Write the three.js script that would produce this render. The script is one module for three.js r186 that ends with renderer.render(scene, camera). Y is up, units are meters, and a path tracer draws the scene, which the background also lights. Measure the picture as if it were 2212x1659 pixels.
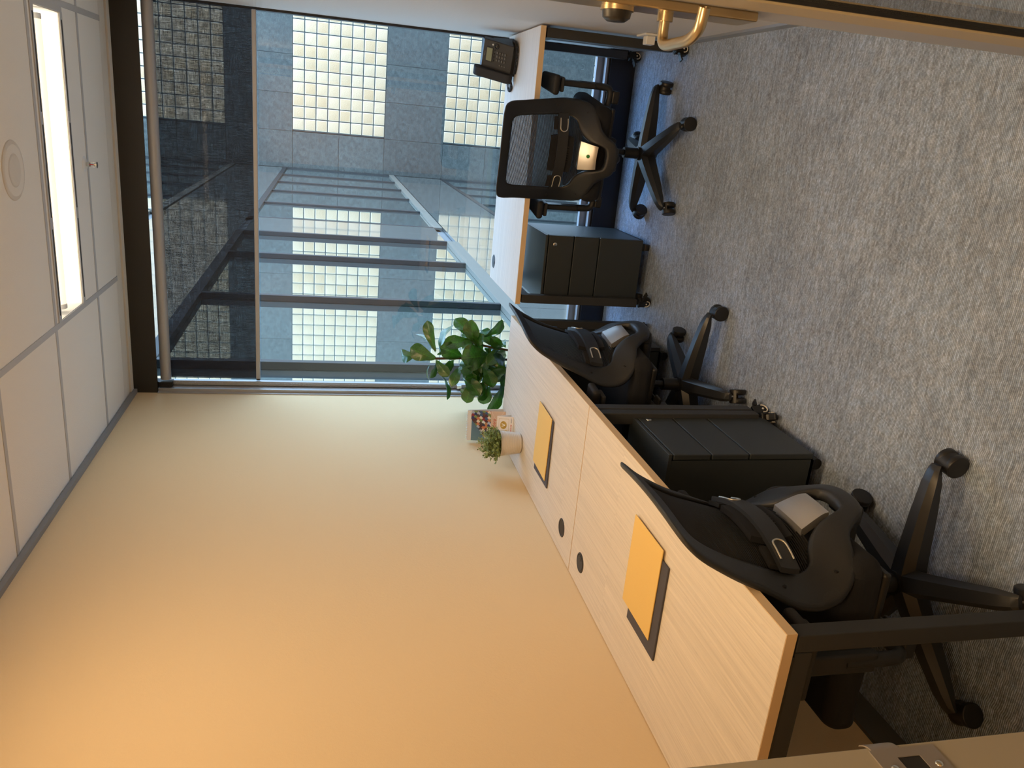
import * as THREE from 'three';
import { RoundedBoxGeometry } from 'three/addons/geometries/RoundedBoxGeometry.js';
import { mergeGeometries, toCreasedNormals } from 'three/addons/utils/BufferGeometryUtils.js';
import { RectAreaLightUniformsLib } from 'three/addons/lights/RectAreaLightUniformsLib.js';

// ------------------------------------------------------------ camera, sky, lights, exposure
const scene = new THREE.Scene();
const renderer = new THREE.WebGLRenderer({ antialias: true });
renderer.toneMapping = THREE.LinearToneMapping;
renderer.toneMappingExposure = 1.0;
renderer.shadowMap.enabled = true;
RectAreaLightUniformsLib.init();

const F = 1693.4, ROOM_H = 2.679, ROOM_W = 2.033;
const camera = new THREE.PerspectiveCamera(2 * Math.atan(829.5 / F) * 180 / Math.PI, 2212 / 1659, 0.05, 200);
{ // the photograph was taken with the phone turned on its side
  const up = new THREE.Matrix4().makeRotationY(0.33047)
    .multiply(new THREE.Matrix4().makeRotationX(-0.23459)).multiply(new THREE.Matrix4().makeRotationZ(0.0158));
  const X = new THREE.Vector3(), Y = new THREE.Vector3(), Z = new THREE.Vector3();
  up.extractBasis(X, Y, Z);
  camera.quaternion.setFromRotationMatrix(new THREE.Matrix4().makeBasis(Y.clone().negate(), X, Z));
  camera.position.set(1.6027, 1.6475, 4.4271);
}
scene.add(camera);

const SKY = [2.2, 3.8, 6.4];
{ // clear blue sky, paler towards the horizon, the same all round
  const h = 64, w = 8, d = new Float32Array(w * h * 4);
  for (let y = 0; y < h; y++) for (let x = 0; x < w; x++) {
    const e = Math.max(0, (y + 0.5) / h * 2 - 1), pale = Math.pow(1 - e, 2.5) * 0.6, i = (y * w + x) * 4;
    for (let c = 0; c < 3; c++) d[i + c] = SKY[c] * (1 - pale) + [3.6, 4.8, 6.1][c] * pale;
    d[i + 3] = 1;
  }
  const t = new THREE.DataTexture(d, w, h, THREE.RGBAFormat, THREE.FloatType);
  t.mapping = THREE.EquirectangularReflectionMapping; t.magFilter = t.minFilter = THREE.LinearFilter; t.needsUpdate = true;
  scene.background = t;
}
const WARM = new THREE.Color().setRGB(1.0, 0.70, 0.40), WARM2 = new THREE.Color().setRGB(1.0, 0.66, 0.33);
const LAMP = { window: 2.6, door: 27, corridor: 40 };
function rectLight(name, color, intensity, w, d, x, y, z) {
  const l = new THREE.RectAreaLight(color, intensity, w, d);
  l.name = name; l.position.set(x, y, z); l.rotation.x = -Math.PI / 2; scene.add(l);
  return l;
}

// ------------------------------------------------------------ helpers
let seed = 20240611;
function rnd() { seed |= 0; seed = seed + 0x6D2B79F5 | 0; let t = Math.imul(seed ^ seed >>> 15, 1 | seed); t = t + Math.imul(t ^ t >>> 7, 61 | t) ^ t; return ((t ^ t >>> 14) >>> 0) / 4294967296; }
const rr = (a, b) => a + (b - a) * rnd();
const V = (x, y, z) => new THREE.Vector3(x, y, z);
const lin = (r, g, b) => new THREE.Color().setRGB(r, g, b);
const used = new Set();
function numbered(n) { let k = n, i = 0; while (used.has(k)) k = n + '_' + String(++i).padStart(3, '0'); used.add(k); return k; }
function shade(o) { o.castShadow = true; o.receiveShadow = true; return o; }
function mesh(name, geo, mat, parent) { const m = shade(new THREE.Mesh(Array.isArray(geo) ? merge(geo) : geo, mat)); m.name = parent ? name : numbered(name); if (parent) parent.add(m); else scene.add(m); return m; }
function thing(name, label, category, pos = [0, 0, 0], turn = 0, group) {
  const g = new THREE.Group(); g.name = numbered(name); g.position.set(...pos); g.rotation.y = turn;
  g.userData = { label, category }; if (group) g.userData.group = group; scene.add(g); return g;
}
function tag(o, label, category, group) { o.userData.label = label; o.userData.category = category; if (group) o.userData.group = group; return o; }
function sub(name, parent, pos = [0, 0, 0]) { const g = new THREE.Group(); g.name = name; g.position.set(...pos); parent.add(g); return g; }
function structure(name, label, category, geo, mat) {
  const o = geo ? mesh(name, geo, mat) : (() => { const g = new THREE.Group(); g.name = numbered(name); scene.add(g); return g; })();
  o.userData = { label, category, kind: 'structure' }; return o;
}
function merge(list) {
  const a = list.map(g => { const n = g.index ? g.toNonIndexed() : g; for (const k of Object.keys(n.attributes)) if (!['position', 'normal', 'uv'].includes(k)) n.deleteAttribute(k); if (!n.attributes.uv) n.setAttribute('uv', new THREE.BufferAttribute(new Float32Array(n.attributes.position.count * 2), 2)); return n; });
  return mergeGeometries(a);
}
function uvm(g, turn = 0, off = 0) { // uv in metres from the dominant axis of the normal; turn swaps the grain
  const p = g.attributes.position, n = g.attributes.normal, uv = new Float32Array(p.count * 2);
  for (let i = 0; i < p.count; i++) {
    const ax = Math.abs(n.getX(i)), ay = Math.abs(n.getY(i)), az = Math.abs(n.getZ(i));
    let u, v;
    if (ay >= ax && ay >= az) { u = p.getX(i); v = p.getZ(i); } else if (ax >= az) { u = p.getY(i); v = p.getZ(i); } else { u = p.getX(i); v = p.getY(i); }
    if (turn) [u, v] = [v, u];
    uv[i * 2] = u + off; uv[i * 2 + 1] = v + off * 0.37;
  }
  g.setAttribute('uv', new THREE.BufferAttribute(uv, 2)); return g;
}
// box by its limits
function bx(x0, x1, y0, y1, z0, z1, r = 0) {
  const w = x1 - x0, h = y1 - y0, d = z1 - z0;
  const g = r ? new RoundedBoxGeometry(w, h, d, 2, r) : new THREE.BoxGeometry(w, h, d);
  return g.translate((x0 + x1) / 2, (y0 + y1) / 2, (z0 + z1) / 2);
}
function cyl(r0, r1, h, x, y, z, seg = 20, axis = 'y') {
  const g = new THREE.CylinderGeometry(r0, r1, h, seg);
  if (axis === 'x') g.rotateZ(Math.PI / 2); if (axis === 'z') g.rotateX(Math.PI / 2);
  return g.translate(x, y, z);
}
function tube(pts, r, seg = 40, rad = 8, closed = false) { return new THREE.TubeGeometry(new THREE.CatmullRomCurve3(pts.map(p => p.isVector3 ? p : V(...p)), closed, 'catmullrom', 0.5), seg, r, rad, closed); }
function lathe(pts, seg = 40) { return new THREE.LatheGeometry(pts.map(p => new THREE.Vector2(p[0], p[1])), seg); }
const smoothTable = (t, x) => { const n = t.length; let i = 1; while (i < n - 1 && x > t[i][0]) i++; const m = k => k <= 0 || k >= n - 1 ? (k <= 0 ? (t[1][1] - t[0][1]) / (t[1][0] - t[0][0]) : (t[n - 1][1] - t[n - 2][1]) / (t[n - 1][0] - t[n - 2][0])) : (t[k + 1][1] - t[k - 1][1]) / (t[k + 1][0] - t[k - 1][0]); const h = t[i][0] - t[i - 1][0], u = Math.max(0, Math.min(1, (x - t[i - 1][0]) / h)), u2 = u * u, u3 = u2 * u; return (2 * u3 - 3 * u2 + 1) * t[i - 1][1] + (u3 - 2 * u2 + u) * h * m(i - 1) + (3 * u2 - 2 * u3) * t[i][1] + (u3 - u2) * h * m(i); };
const lerpTable = (t, x) => { if (x <= t[0][0]) return t[0][1]; for (let i = 1; i < t.length; i++) if (x <= t[i][0]) { const k = (x - t[i - 1][0]) / (t[i][0] - t[i - 1][0]); return t[i - 1][1] + (t[i][1] - t[i - 1][1]) * k; } return t[t.length - 1][1]; };

// tileable value noise
function noiseGrid(n) { const a = new Float32Array(n * n); for (let i = 0; i < a.length; i++) a[i] = rnd(); return (x, y) => { x = ((x % n) + n) % n; y = ((y % n) + n) % n; const xi = Math.floor(x), yi = Math.floor(y); let fx = x - xi, fy = y - yi; fx = fx * fx * (3 - 2 * fx); fy = fy * fy * (3 - 2 * fy); const A = a[yi * n + xi], B = a[yi * n + (xi + 1) % n], C = a[((yi + 1) % n) * n + xi], D = a[((yi + 1) % n) * n + (xi + 1) % n]; return (A + (B - A) * fx) * (1 - fy) + (C + (D - C) * fx) * fy; }; }
function texture(w, h, fn, srgb) {
  const d = new Uint8Array(w * h * 4), o = [0, 0, 0, 255];
  for (let y = 0; y < h; y++) for (let x = 0; x < w; x++) { o[3] = 255; fn(x / w, y / h, o, x, y); const i = (y * w + x) * 4; for (let c = 0; c < 4; c++) d[i + c] = Math.max(0, Math.min(255, o[c])); }
  const t = new THREE.DataTexture(d, w, h, THREE.RGBAFormat); t.wrapS = t.wrapT = THREE.RepeatWrapping; t.magFilter = THREE.LinearFilter; t.minFilter = THREE.LinearMipmapLinearFilter; t.generateMipmaps = true;
  if (srgb) t.colorSpace = THREE.SRGBColorSpace; t.needsUpdate = true; return t;
}
const rep = (t, x, y) => { t.repeat.set(x, y); return t; };
function canvasTex(w, h, draw) { const c = document.createElement('canvas'); c.width = w; c.height = h; draw(c.getContext('2d'), w, h); const t = new THREE.CanvasTexture(c); t.colorSpace = THREE.SRGBColorSpace; return t; }
const std = (c, r = 0.6, m = 0, o = {}) => new THREE.MeshStandardMaterial({ color: c, roughness: r, metalness: m, ...o });
const phy = (c, r = 0.6, m = 0, o = {}) => new THREE.MeshPhysicalMaterial({ color: c, roughness: r, metalness: m, ...o });

// ------------------------------------------------------------ textures
const n8 = noiseGrid(8), n16 = noiseGrid(16), n64 = noiseGrid(64), n128 = noiseGrid(128), n256 = noiseGrid(256);
const TILE_C = 1.2;
const carpetH = new Float32Array(1536 * 1536);
const carpetTex = (() => {
  const N = 1536, rows = 220, pos = noiseGrid(220);
  return texture(N, N, (u, v, o, x, y) => {
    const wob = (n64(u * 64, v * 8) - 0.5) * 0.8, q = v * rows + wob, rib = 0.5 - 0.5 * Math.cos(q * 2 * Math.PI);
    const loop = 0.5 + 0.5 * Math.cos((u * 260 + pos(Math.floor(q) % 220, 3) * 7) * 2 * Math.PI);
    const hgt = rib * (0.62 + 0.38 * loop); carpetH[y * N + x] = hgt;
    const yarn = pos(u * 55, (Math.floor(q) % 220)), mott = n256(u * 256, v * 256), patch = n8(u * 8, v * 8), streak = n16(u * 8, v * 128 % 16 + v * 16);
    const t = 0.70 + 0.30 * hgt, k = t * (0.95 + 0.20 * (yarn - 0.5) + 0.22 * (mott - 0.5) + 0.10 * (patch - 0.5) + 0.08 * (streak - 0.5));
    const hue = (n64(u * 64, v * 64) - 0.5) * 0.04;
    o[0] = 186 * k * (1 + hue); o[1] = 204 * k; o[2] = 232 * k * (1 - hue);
  }, true);
})();
const carpetBump = texture(1536, 1536, (u, v, o, x, y) => { o[0] = o[1] = o[2] = carpetH[y * 1536 + x] * 255; });
const woodTex = texture(1024, 1024, (u, v, o) => { // grain runs along v
  const warp = (n8(u * 8, v * 2) - 0.5) * 0.03, g = n256((u + warp) * 256, v * 6), g2 = n128((u + warp) * 128, v * 3), f = n256(u * 512, v * 14);
  const pore = n256((u + warp) * 700, v * 26) > 0.86 ? -0.10 : 0;
  const k = 0.95 + 0.05 * (g - 0.5) + 0.045 * (g2 - 0.5) + 0.03 * (f - 0.5) + pore * 0.4;
  o[0] = 230 * k; o[1] = 221 * k; o[2] = 209 * k;
}, true);
const paintBump = texture(512, 512, (u, v, o) => { o[0] = o[1] = o[2] = 255 * (0.5 * n256(u * 256, v * 256) + 0.5 * n64(u * 64, v * 64)); });
const graniteTex = texture(1024, 1024, (u, v, o) => {
  const a = n256(u * 256, v * 256), b = n256(u * 512, v * 512), c = n16(u * 16, v * 16), s = n128(u * 20, v * 128);
  const k = 0.80 + 0.55 * (a - 0.5) + 0.55 * (b - 0.5) + 0.18 * (c - 0.5) + 0.16 * (s - 0.5);
  o[0] = 122 * k; o[1] = 132 * k; o[2] = 142 * k;
}, true);
const blockBump = texture(256, 256, (u, v, o) => { o[0] = o[1] = o[2] = 255 * (0.6 * n16(u * 16, v * 16) + 0.4 * n64(u * 40, v * 40)); });
const blindAlpha = texture(1024, 1024, (u, v, o) => {
  const t = 0.69 + 0.22 * (n256(u * 256, v * 18) - 0.5) + 0.20 * (n256(u * 18, v * 256) - 0.5) + 0.14 * (n256(u * 256, v * 256) - 0.5);
  o[0] = o[1] = o[2] = 255 * t;
});
const tileBump = texture(512, 512, (u, v, o) => { o[0] = o[1] = o[2] = 255 * n256(u * 512, v * 512); });
const leafTex = texture(128, 256, (u, v, o) => { // u across, v from stalk to tip
  const d = Math.abs(u - 0.5), mid = Math.max(0, 1 - d / 0.022), q = (v - d * 0.75) * 9, side = Math.max(0, 1 - Math.abs(q - Math.round(q)) / 0.07) * (d < 0.45 ? 1 : 0);
  const k = 0.85 + 0.25 * (n64(u * 20, v * 40) - 0.5) + 0.5 * mid + 0.32 * side;
  o[0] = 150 * k; o[1] = 205 * k; o[2] = 90 * k;
}, true);
const speckle = texture(512, 512, (u, v, o) => { o[0] = o[1] = o[2] = 255 * n256(u * 512, v * 512); });

// ------------------------------------------------------------ materials
const M = {
  wall: std(lin(0.79, 0.60, 0.35), 0.85, 0, { bumpMap: rep(paintBump, 2.5, 2.5), bumpScale: 0.0004 }),
  wallGrey: std(lin(0.62, 0.60, 0.59), 0.85, 0, { bumpMap: paintBump, bumpScale: 0.0004 }),
  ceiling: std(lin(0.87, 0.83, 0.76), 0.95, 0, { bumpMap: rep(tileBump, 2, 2), bumpScale: 0.0006 }),
  tbar: std(lin(0.50, 0.49, 0.48), 0.6),
  trim: std(lin(0.26, 0.26, 0.26), 0.6),
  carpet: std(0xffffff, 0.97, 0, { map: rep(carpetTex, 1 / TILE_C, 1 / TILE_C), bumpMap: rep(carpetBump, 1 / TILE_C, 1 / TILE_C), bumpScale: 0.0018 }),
  skirting: std(lin(0.10, 0.10, 0.095), 0.6),
  header: std(lin(0.022, 0.020, 0.017), 0.5),
  navy: std(lin(0.008, 0.010, 0.018), 0.45),
  rail: std(lin(0.42, 0.45, 0.50), 0.35, 0.6),
  alu: std(lin(0.40, 0.41, 0.42), 0.4, 0.7),
  roller: std(lin(0.42, 0.42, 0.43), 0.45, 0.25),
  gasket: std(lin(0.01, 0.01, 0.012), 0.5),
  pane: phy(lin(0.97, 0.99, 0.98), 0.0, 0, { transmission: 1, thickness: 0, ior: 1.5 }),
  blind: std(lin(0.020, 0.023, 0.036), 0.9, 0, { alphaMap: rep(blindAlpha, 2.2, 2.2), transparent: true, side: THREE.DoubleSide }),
  wood: std(0xffffff, 0.5, 0, { map: rep(woodTex, 1.25, 0.8) }),
  edge: std(lin(0.70, 0.51, 0.30), 0.5),
  frame: std(lin(0.042, 0.044, 0.046), 0.5, 0.2, { bumpMap: rep(speckle, 6, 6), bumpScale: 0.0003 }),
  steel: phy(lin(0.032, 0.040, 0.044), 0.42, 0.1, { bumpMap: rep(speckle, 6, 6), bumpScale: 0.0003, clearcoat: 0.15, clearcoatRoughness: 0.3 }),
  chrome: std(lin(0.75, 0.74, 0.70), 0.22, 1),
  black: std(lin(0.012, 0.012, 0.013), 0.42),
  blackMatt: std(lin(0.014, 0.014, 0.016), 0.7),
  chairFrame: std(lin(0.021, 0.023, 0.027), 0.36, 0, { bumpMap: rep(speckle, 8, 8), bumpScale: 0.0002 }),
  fabric: std(lin(0.008, 0.009, 0.013), 0.9),
  meshFabric: std(lin(0.012, 0.012, 0.014), 0.75, 0, { side: THREE.DoubleSide }),
  silver: std(lin(0.62, 0.62, 0.62), 0.36, 0.85),
  buckle: std(lin(0.70, 0.66, 0.58), 0.3, 0.9),
  green: std(lin(0.01, 0.22, 0.03), 0.6),
  wheelMark: std(lin(0.75, 0.72, 0.66), 0.5),
  envelope: std(lin(0.80, 0.55, 0.18), 0.75, 0, { bumpMap: paintBump, bumpScale: 0.0002 }),
  folder: std(lin(0.065, 0.065, 0.085), 0.65),
  pot: std(lin(0.66, 0.60, 0.52), 0.6),
  potDark: std(lin(0.10, 0.10, 0.11), 0.5),
  soil: std(lin(0.03, 0.022, 0.015), 1),
  stem: std(lin(0.10, 0.05, 0.025), 0.8),
  white: std(lin(0.78, 0.78, 0.76), 0.45),
  paper: std(lin(0.72, 0.60, 0.52), 0.8),
  bronze: std(lin(0.52, 0.42, 0.27), 0.3, 0.9),
  doorTan: std(lin(0.44, 0.37, 0.25), 0.55),
  doorGrey: std(lin(0.36, 0.37, 0.41), 0.5),
  jamb: std(lin(0.34, 0.31, 0.25), 0.55),
  plate: std(lin(0.34, 0.31, 0.29), 0.42, 0.6),
};
const leafMat = phy(lin(0.19, 0.33, 0.17), 0.34, 0, { map: leafTex, side: THREE.DoubleSide, transmission: 0.42, thickness: 0, clearcoat: 1, clearcoatRoughness: 0.22 });

// ------------------------------------------------------------ room shell
const CZ0 = 3.88, CZ1 = 4.00, CEND = 5.9; // wall with the door; far side of the corridor
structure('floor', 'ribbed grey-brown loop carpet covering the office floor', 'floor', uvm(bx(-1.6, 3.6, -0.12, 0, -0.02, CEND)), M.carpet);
structure('wall_left', 'long plain wall in warm pale paint beside the desks', 'wall', uvm(bx(-0.14, 0, 0, 2.9, -0.02, CZ0)), M.wall);
structure('wall_right', 'pale grey wall beside the telephone desk', 'wall', uvm(bx(ROOM_W, ROOM_W + 0.14, 0, 2.9, -0.24, CZ0)), M.wallGrey);
{
  const w = structure('wall_back', 'dark window wall with header band above and low navy upstand below the glass', 'wall');
  mesh('header', [bx(-0.14, ROOM_W, 2.55, 2.9, -0.012, 0.0), bx(-0.14, ROOM_W, 2.60, 2.9, -0.24, -0.012)], M.header, w);
  mesh('upstand', bx(-0.14, ROOM_W, -0.3, 0.142, -0.24, 0.0), M.navy, w);
  mesh('end_return', bx(-0.38, -0.02, -0.3, 2.9, -0.24, -0.021), M.header, w);
}
{
  const w = structure('wall_front', 'wall with the doorway behind the nearest desk', 'wall');
  mesh('panel', [uvm(bx(1.98, 2.2, 0, 2.9, CZ0, CZ1)), uvm(bx(0.90, 1.98, 2.40, 2.9, CZ0, CZ1)), uvm(bx(-0.14, 0.90, 0, 2.9, CZ0, CZ1))], M.wall, w);
}
{ // corridor behind the camera
  const w = structure('wall_corridor', 'plain corridor walls outside the doorway', 'wall');
  mesh('panel', [bx(-1.6, 3.6, 0, 2.9, CEND, CEND + 0.1), bx(-1.7, -1.6, 0, 2.9, CZ0, CEND), bx(3.6, 3.7, 0, 2.9, CZ0, CEND), bx(-1.6, -0.14, 0, 2.9, CZ0, CZ1), bx(2.2, 3.6, 0, 2.9, CZ0, CZ1)], M.wall, w);
}
// ceiling: lay-in tiles between grey bars
const lampA = { x0: 0.69, x1: 1.845, z0: 0.765, z1: 1.06 };
{
  const c = structure('ceiling', 'suspended ceiling of pale tiles between grey bars', 'ceiling');
  mesh('slab', [bx(-1.7, 3.7, ROOM_H + 0.13, ROOM_H + 0.22, -0.24, CEND + 0.1)], M.ceiling, c);
  const zs = [0.172, 0.528, 1.132, 1.732, 2.332, 2.932, 3.532, CZ0], xs = [0.0, 0.675, 1.882, ROOM_W];
  const bar = 0.012;
  for (let i = 0; i < zs.length - 1; i++) for (let j = 0; j < 3; j++) {
    const z0 = zs[i] + bar * (i ? 1 : 0.3), z1 = zs[i + 1] - bar, x0 = xs[j] + (j ? bar : 0), x1 = xs[j + 1] - (j < 2 ? bar : 0);
    const lampCell = j === 1 && (i === 1 || i === 4);
    if (lampCell) { // tile cut round the fitting
      const f = i === 1 ? 0 : 1.8;
      mesh('ceiling_tile', uvm(bx(x0, x1, ROOM_H, ROOM_H + 0.018, z0, lampA.z0 + f - 0.035)), M.ceiling, c);
      if (lampA.z1 + f + 0.04 < z1) mesh('ceiling_tile', uvm(bx(x0, x1, ROOM_H, ROOM_H + 0.018, lampA.z1 + f + 0.036, z1)), M.ceiling, c);
    } else mesh('ceiling_tile', uvm(bx(x0, x1, ROOM_H, ROOM_H + 0.018, z0, z1)), M.ceiling, c);
  }
  for (const z of zs.slice(1, -1)) mesh('ceiling_bar', bx(0, ROOM_W, ROOM_H - 0.002, ROOM_H + 0.02, z - bar, z + bar), M.tbar, c);
  for (const x of xs.slice(1, -1)) mesh('ceiling_bar', bx(x - bar, x + bar, ROOM_H - 0.003, ROOM_H + 0.021, 0.17, CZ0), M.tbar, c);
  mesh('margin', [bx(0, ROOM_W, ROOM_H + 0.002, ROOM_H + 0.02, 0.06, 0.166), bx(0, ROOM_W, ROOM_H - 0.006, ROOM_H + 0.02, 0.0, 0.052)], M.ceiling, c);
  mesh('corridor_ceiling', bx(-1.6, 3.6, ROOM_H, ROOM_H + 0.02, CZ1, CEND), M.ceiling, c);
}
structure('trim_1', 'thin grey angle trim along the top of the long wall', 'trim', bx(0, 0.022, ROOM_H - 0.024, ROOM_H - 0.0035, 0.0, CZ0), M.trim);
structure('trim_2', 'thin grey angle trim along the top of the right wall', 'trim', bx(ROOM_W - 0.022, ROOM_W, ROOM_H - 0.024, ROOM_H - 0.0035, 0.0, CZ0), M.trim);
structure('baseboard_left', 'dark grey skirting at the foot of the long wall', 'skirting', bx(0, 0.012, 0, 0.09, 0.0, CZ0), M.skirting);
structure('baseboard_right', 'pale skirting at the foot of the right wall', 'skirting', bx(ROOM_W - 0.01, ROOM_W, 0, 0.05, 0.0, CZ0), M.alu);
// window
{
  const w = structure('window_1', 'full-width office window with slim metal frame', 'window');
  mesh('pane', bx(-0.02, ROOM_W + 0.02, 0.19, 2.60, -0.133, -0.127), M.pane, w);
  mesh('window_frame', [bx(-0.02, 0.03, 0.142, 2.60, -0.16, -0.10), bx(ROOM_W - 0.012, ROOM_W, 0.142, 2.6, -0.16, -0.1)], M.gasket, w);
  mesh('sill_rail', bx(0, ROOM_W, 0.150, 0.196, -0.12, -0.085, 0.003), M.rail, w);
  mesh('sill_rail', bx(0, ROOM_W, 0.142, 0.163, -0.055, -0.018, 0.003), M.rail, w);
  mesh('sill_groove', bx(0, ROOM_W, 0.1422, 0.15, -0.12, -0.01), M.gasket, w);
  mesh('side_channel', [bx(0.0, 0.022, 0.142, 2.55, -0.10, -0.012, 0.002), bx(0.024, 0.05, 0.142, 2.5, -0.10, -0.07, 0.002)], M.alu, w);
  mesh('cover_strip', bx(0.0, 0.006, 0.142, 2.55, -0.012, 0.012), M.alu, w);
}

// ------------------------------------------------------------ roller blind
{
  const b = thing('roller_blind', 'dark see-through roller blind pulled partway down over the window', 'blind', [0, 0, 0]);
  mesh('roller_tube', cyl(0.028, 0.028, ROOM_W - 0.075, (ROOM_W + 0.055) / 2, 2.515, -0.055, 28, 'x'), M.roller, b);
  mesh('blind_fabric', uvm(bx(0.062, ROOM_W - 0.012, 2.03, 2.512, -0.0840, -0.0832)), M.blind, b);
  mesh('bottom_bar', bx(0.062, ROOM_W - 0.012, 2.010, 2.034, -0.092, -0.075, 0.006), M.roller, b);
  mesh('bar_end_cap', bx(0.055, 0.0625, 2.011, 2.033, -0.092, -0.075, 0.003), M.black, b);
  for (const q of [0.024, ROOM_W - 0.03]) mesh('bracket', bx(q, q + 0.028, 2.48, 2.549, -0.09, -0.03), M.black, b);
  const beads = [];
  for (let i = 0; i < 190; i++) for (const x of [0.032, 0.043]) beads.push(new THREE.SphereGeometry(0.0022, 5, 4).translate(x, 2.48 - i * 0.0085, -0.062));
  mesh('bead_chain', beads, M.chrome, b);
  mesh('chain_tensioner', [bx(0.026, 0.049, 0.83, 0.86, -0.068, -0.052, 0.003), cyl(0.009, 0.009, 0.014, 0.0375, 0.852, -0.052, 14, 'z')], M.chrome, b);
}

// ------------------------------------------------------------ ceiling fittings
const glowTube = std(lin(1, 0.9, 0.75), 0.5, 0, { emissive: lin(1.0, 0.80, 0.55), emissiveIntensity: 1.0 });
const glowPan = std(lin(0.9, 0.88, 0.82), 0.6, 0, { emissive: lin(1.0, 0.93, 0.80), emissiveIntensity: 1.7 });
function troffer(z, label, color, power) {
  const g = thing('ceiling_light', label, 'ceiling light', [(lampA.x0 + lampA.x1) / 2, ROOM_H, z + (lampA.z0 + lampA.z1) / 2], 0, 'recessed ceiling lights');
  const hx = (lampA.x1 - lampA.x0) / 2, hz = (lampA.z1 - lampA.z0) / 2;
  mesh('housing', [bx(-hx - 0.01, hx + 0.01, 0.0, 0.105, hz, hz + 0.012), bx(-hx - 0.01, hx + 0.01, 0.0, 0.105, -hz - 0.012, -hz), bx(-hx - 0.01, -hx, 0.0, 0.105, -hz, hz), bx(hx, hx + 0.01, 0.0, 0.105, -hz, hz), bx(-hx, hx, 0.095, 0.105, -hz, hz)], M.ceiling, g);
  const refl = new THREE.Shape(); refl.moveTo(-hz + 0.002, 0.004); refl.quadraticCurveTo(-hz + 0.02, 0.088, 0, 0.09); refl.quadraticCurveTo(hz - 0.02, 0.088, hz - 0.002, 0.004); refl.lineTo(hz - 0.002, 0.093); refl.lineTo(-hz + 0.002, 0.093);
  mesh('reflector', new THREE.ExtrudeGeometry(refl, { depth: hx * 2 - 0.004, bevelEnabled: false, curveSegments: 12 }).rotateY(Math.PI / 2).translate(-hx + 0.002, 0, 0), glowPan, g);
  mesh('lamp_tube', [cyl(0.036, 0.036, hx * 2 - 0.06, 0, 0.045, 0.035, 20, 'x')], glowTube, g);
  for (const q of [-1, 1]) mesh('tube_end', cyl(0.037, 0.037, 0.02, q * (hx - 0.03), 0.045, 0.035, 20, 'x'), M.white, g);
  mesh('trim_frame', [bx(-hx - 0.006, hx + 0.006, -0.004, 0.004, hz + 0.002, hz + 0.036), bx(-hx - 0.006, hx + 0.006, -0.004, 0.004, -hz - 0.034, -hz - 0.002), bx(hx + 0.004, hx + 0.03, -0.003, 0.004, -hz - 0.034, hz + 0.036)], M.tbar, g);
  const sl = 0.34;
  for (const sz of [-1, 1]) for (const k of [-1, 0, 1]) mesh('air_slot', bx(k * 0.385 - sl / 2, k * 0.385 + sl / 2, -0.0055, -0.0035, sz * (hz + 0.018) - 0.0035, sz * (hz + 0.018) + 0.0035), M.black, g);
  rectLight('ceiling_light_glow', color, power, hx * 2 - 0.04, hz * 2 - 0.04, g.position.x, ROOM_H - 0.008, g.position.z);
  return g;
}
troffer(0, 'lit recessed ceiling light with air slots near the window', WARM, LAMP.window);
troffer(1.8, 'lit recessed ceiling light above the doorway end', WARM2, LAMP.door);
{
  const g = thing('ceiling_panel_light', 'lit square panel light in the corridor ceiling behind the doorway', 'ceiling light', [1.45, ROOM_H, 4.75]);
  mesh('frame', [bx(-0.31, 0.31, -0.008, 0.0, -0.31, -0.29), bx(-0.31, 0.31, -0.008, 0, 0.29, 0.31), bx(-0.31, -0.29, -0.008, 0, -0.29, 0.29), bx(0.29, 0.31, -0.008, 0, -0.29, 0.29)], M.tbar, g);
  mesh('lamp_diffuser', bx(-0.29, 0.29, -0.006, 0, -0.29, 0.29), glowPan, g);
  rectLight('corridor_light_glow', WARM2, LAMP.corridor, 0.56, 0.56, 1.45, ROOM_H - 0.012, 4.75);
}
{
  const g = thing('ceiling_speaker', 'round flush white speaker cover in the ceiling', 'speaker', [1.297, ROOM_H, 1.402]);
  mesh('rim', lathe([[0.0, -0.005], [0.085, -0.005], [0.098, -0.003], [0.1, 0]], 48), M.ceiling, g);
  mesh('grille', lathe([[0, -0.008], [0.05, -0.0075], [0.056, -0.005]], 40), M.ceiling, g);
}
{
  const g = thing('fire_sprinkler', 'small chrome sprinkler head hanging from the ceiling', 'sprinkler', [1.262, ROOM_H, 0.575]);
  mesh('escutcheon', lathe([[0, -0.008], [0.02, -0.008], [0.03, -0.004], [0.034, 0]], 28), M.white, g);
  mesh('body', [cyl(0.008, 0.010, 0.016, 0, -0.014, 0, 16), bx(-0.011, -0.008, -0.042, -0.016, -0.002, 0.002), bx(0.008, 0.011, -0.042, -0.016, -0.002, 0.002), cyl(0.006, 0.004, 0.01, 0, -0.044, 0, 12)], M.chrome, g);
  mesh('bulb', cyl(0.0022, 0.0022, 0.022, 0, -0.03, 0, 8), std(lin(0.55, 0.03, 0.02), 0.2), g);
  mesh('deflector', cyl(0.014, 0.014, 0.0016, 0, -0.05, 0, 20), M.chrome, g);
}

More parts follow.
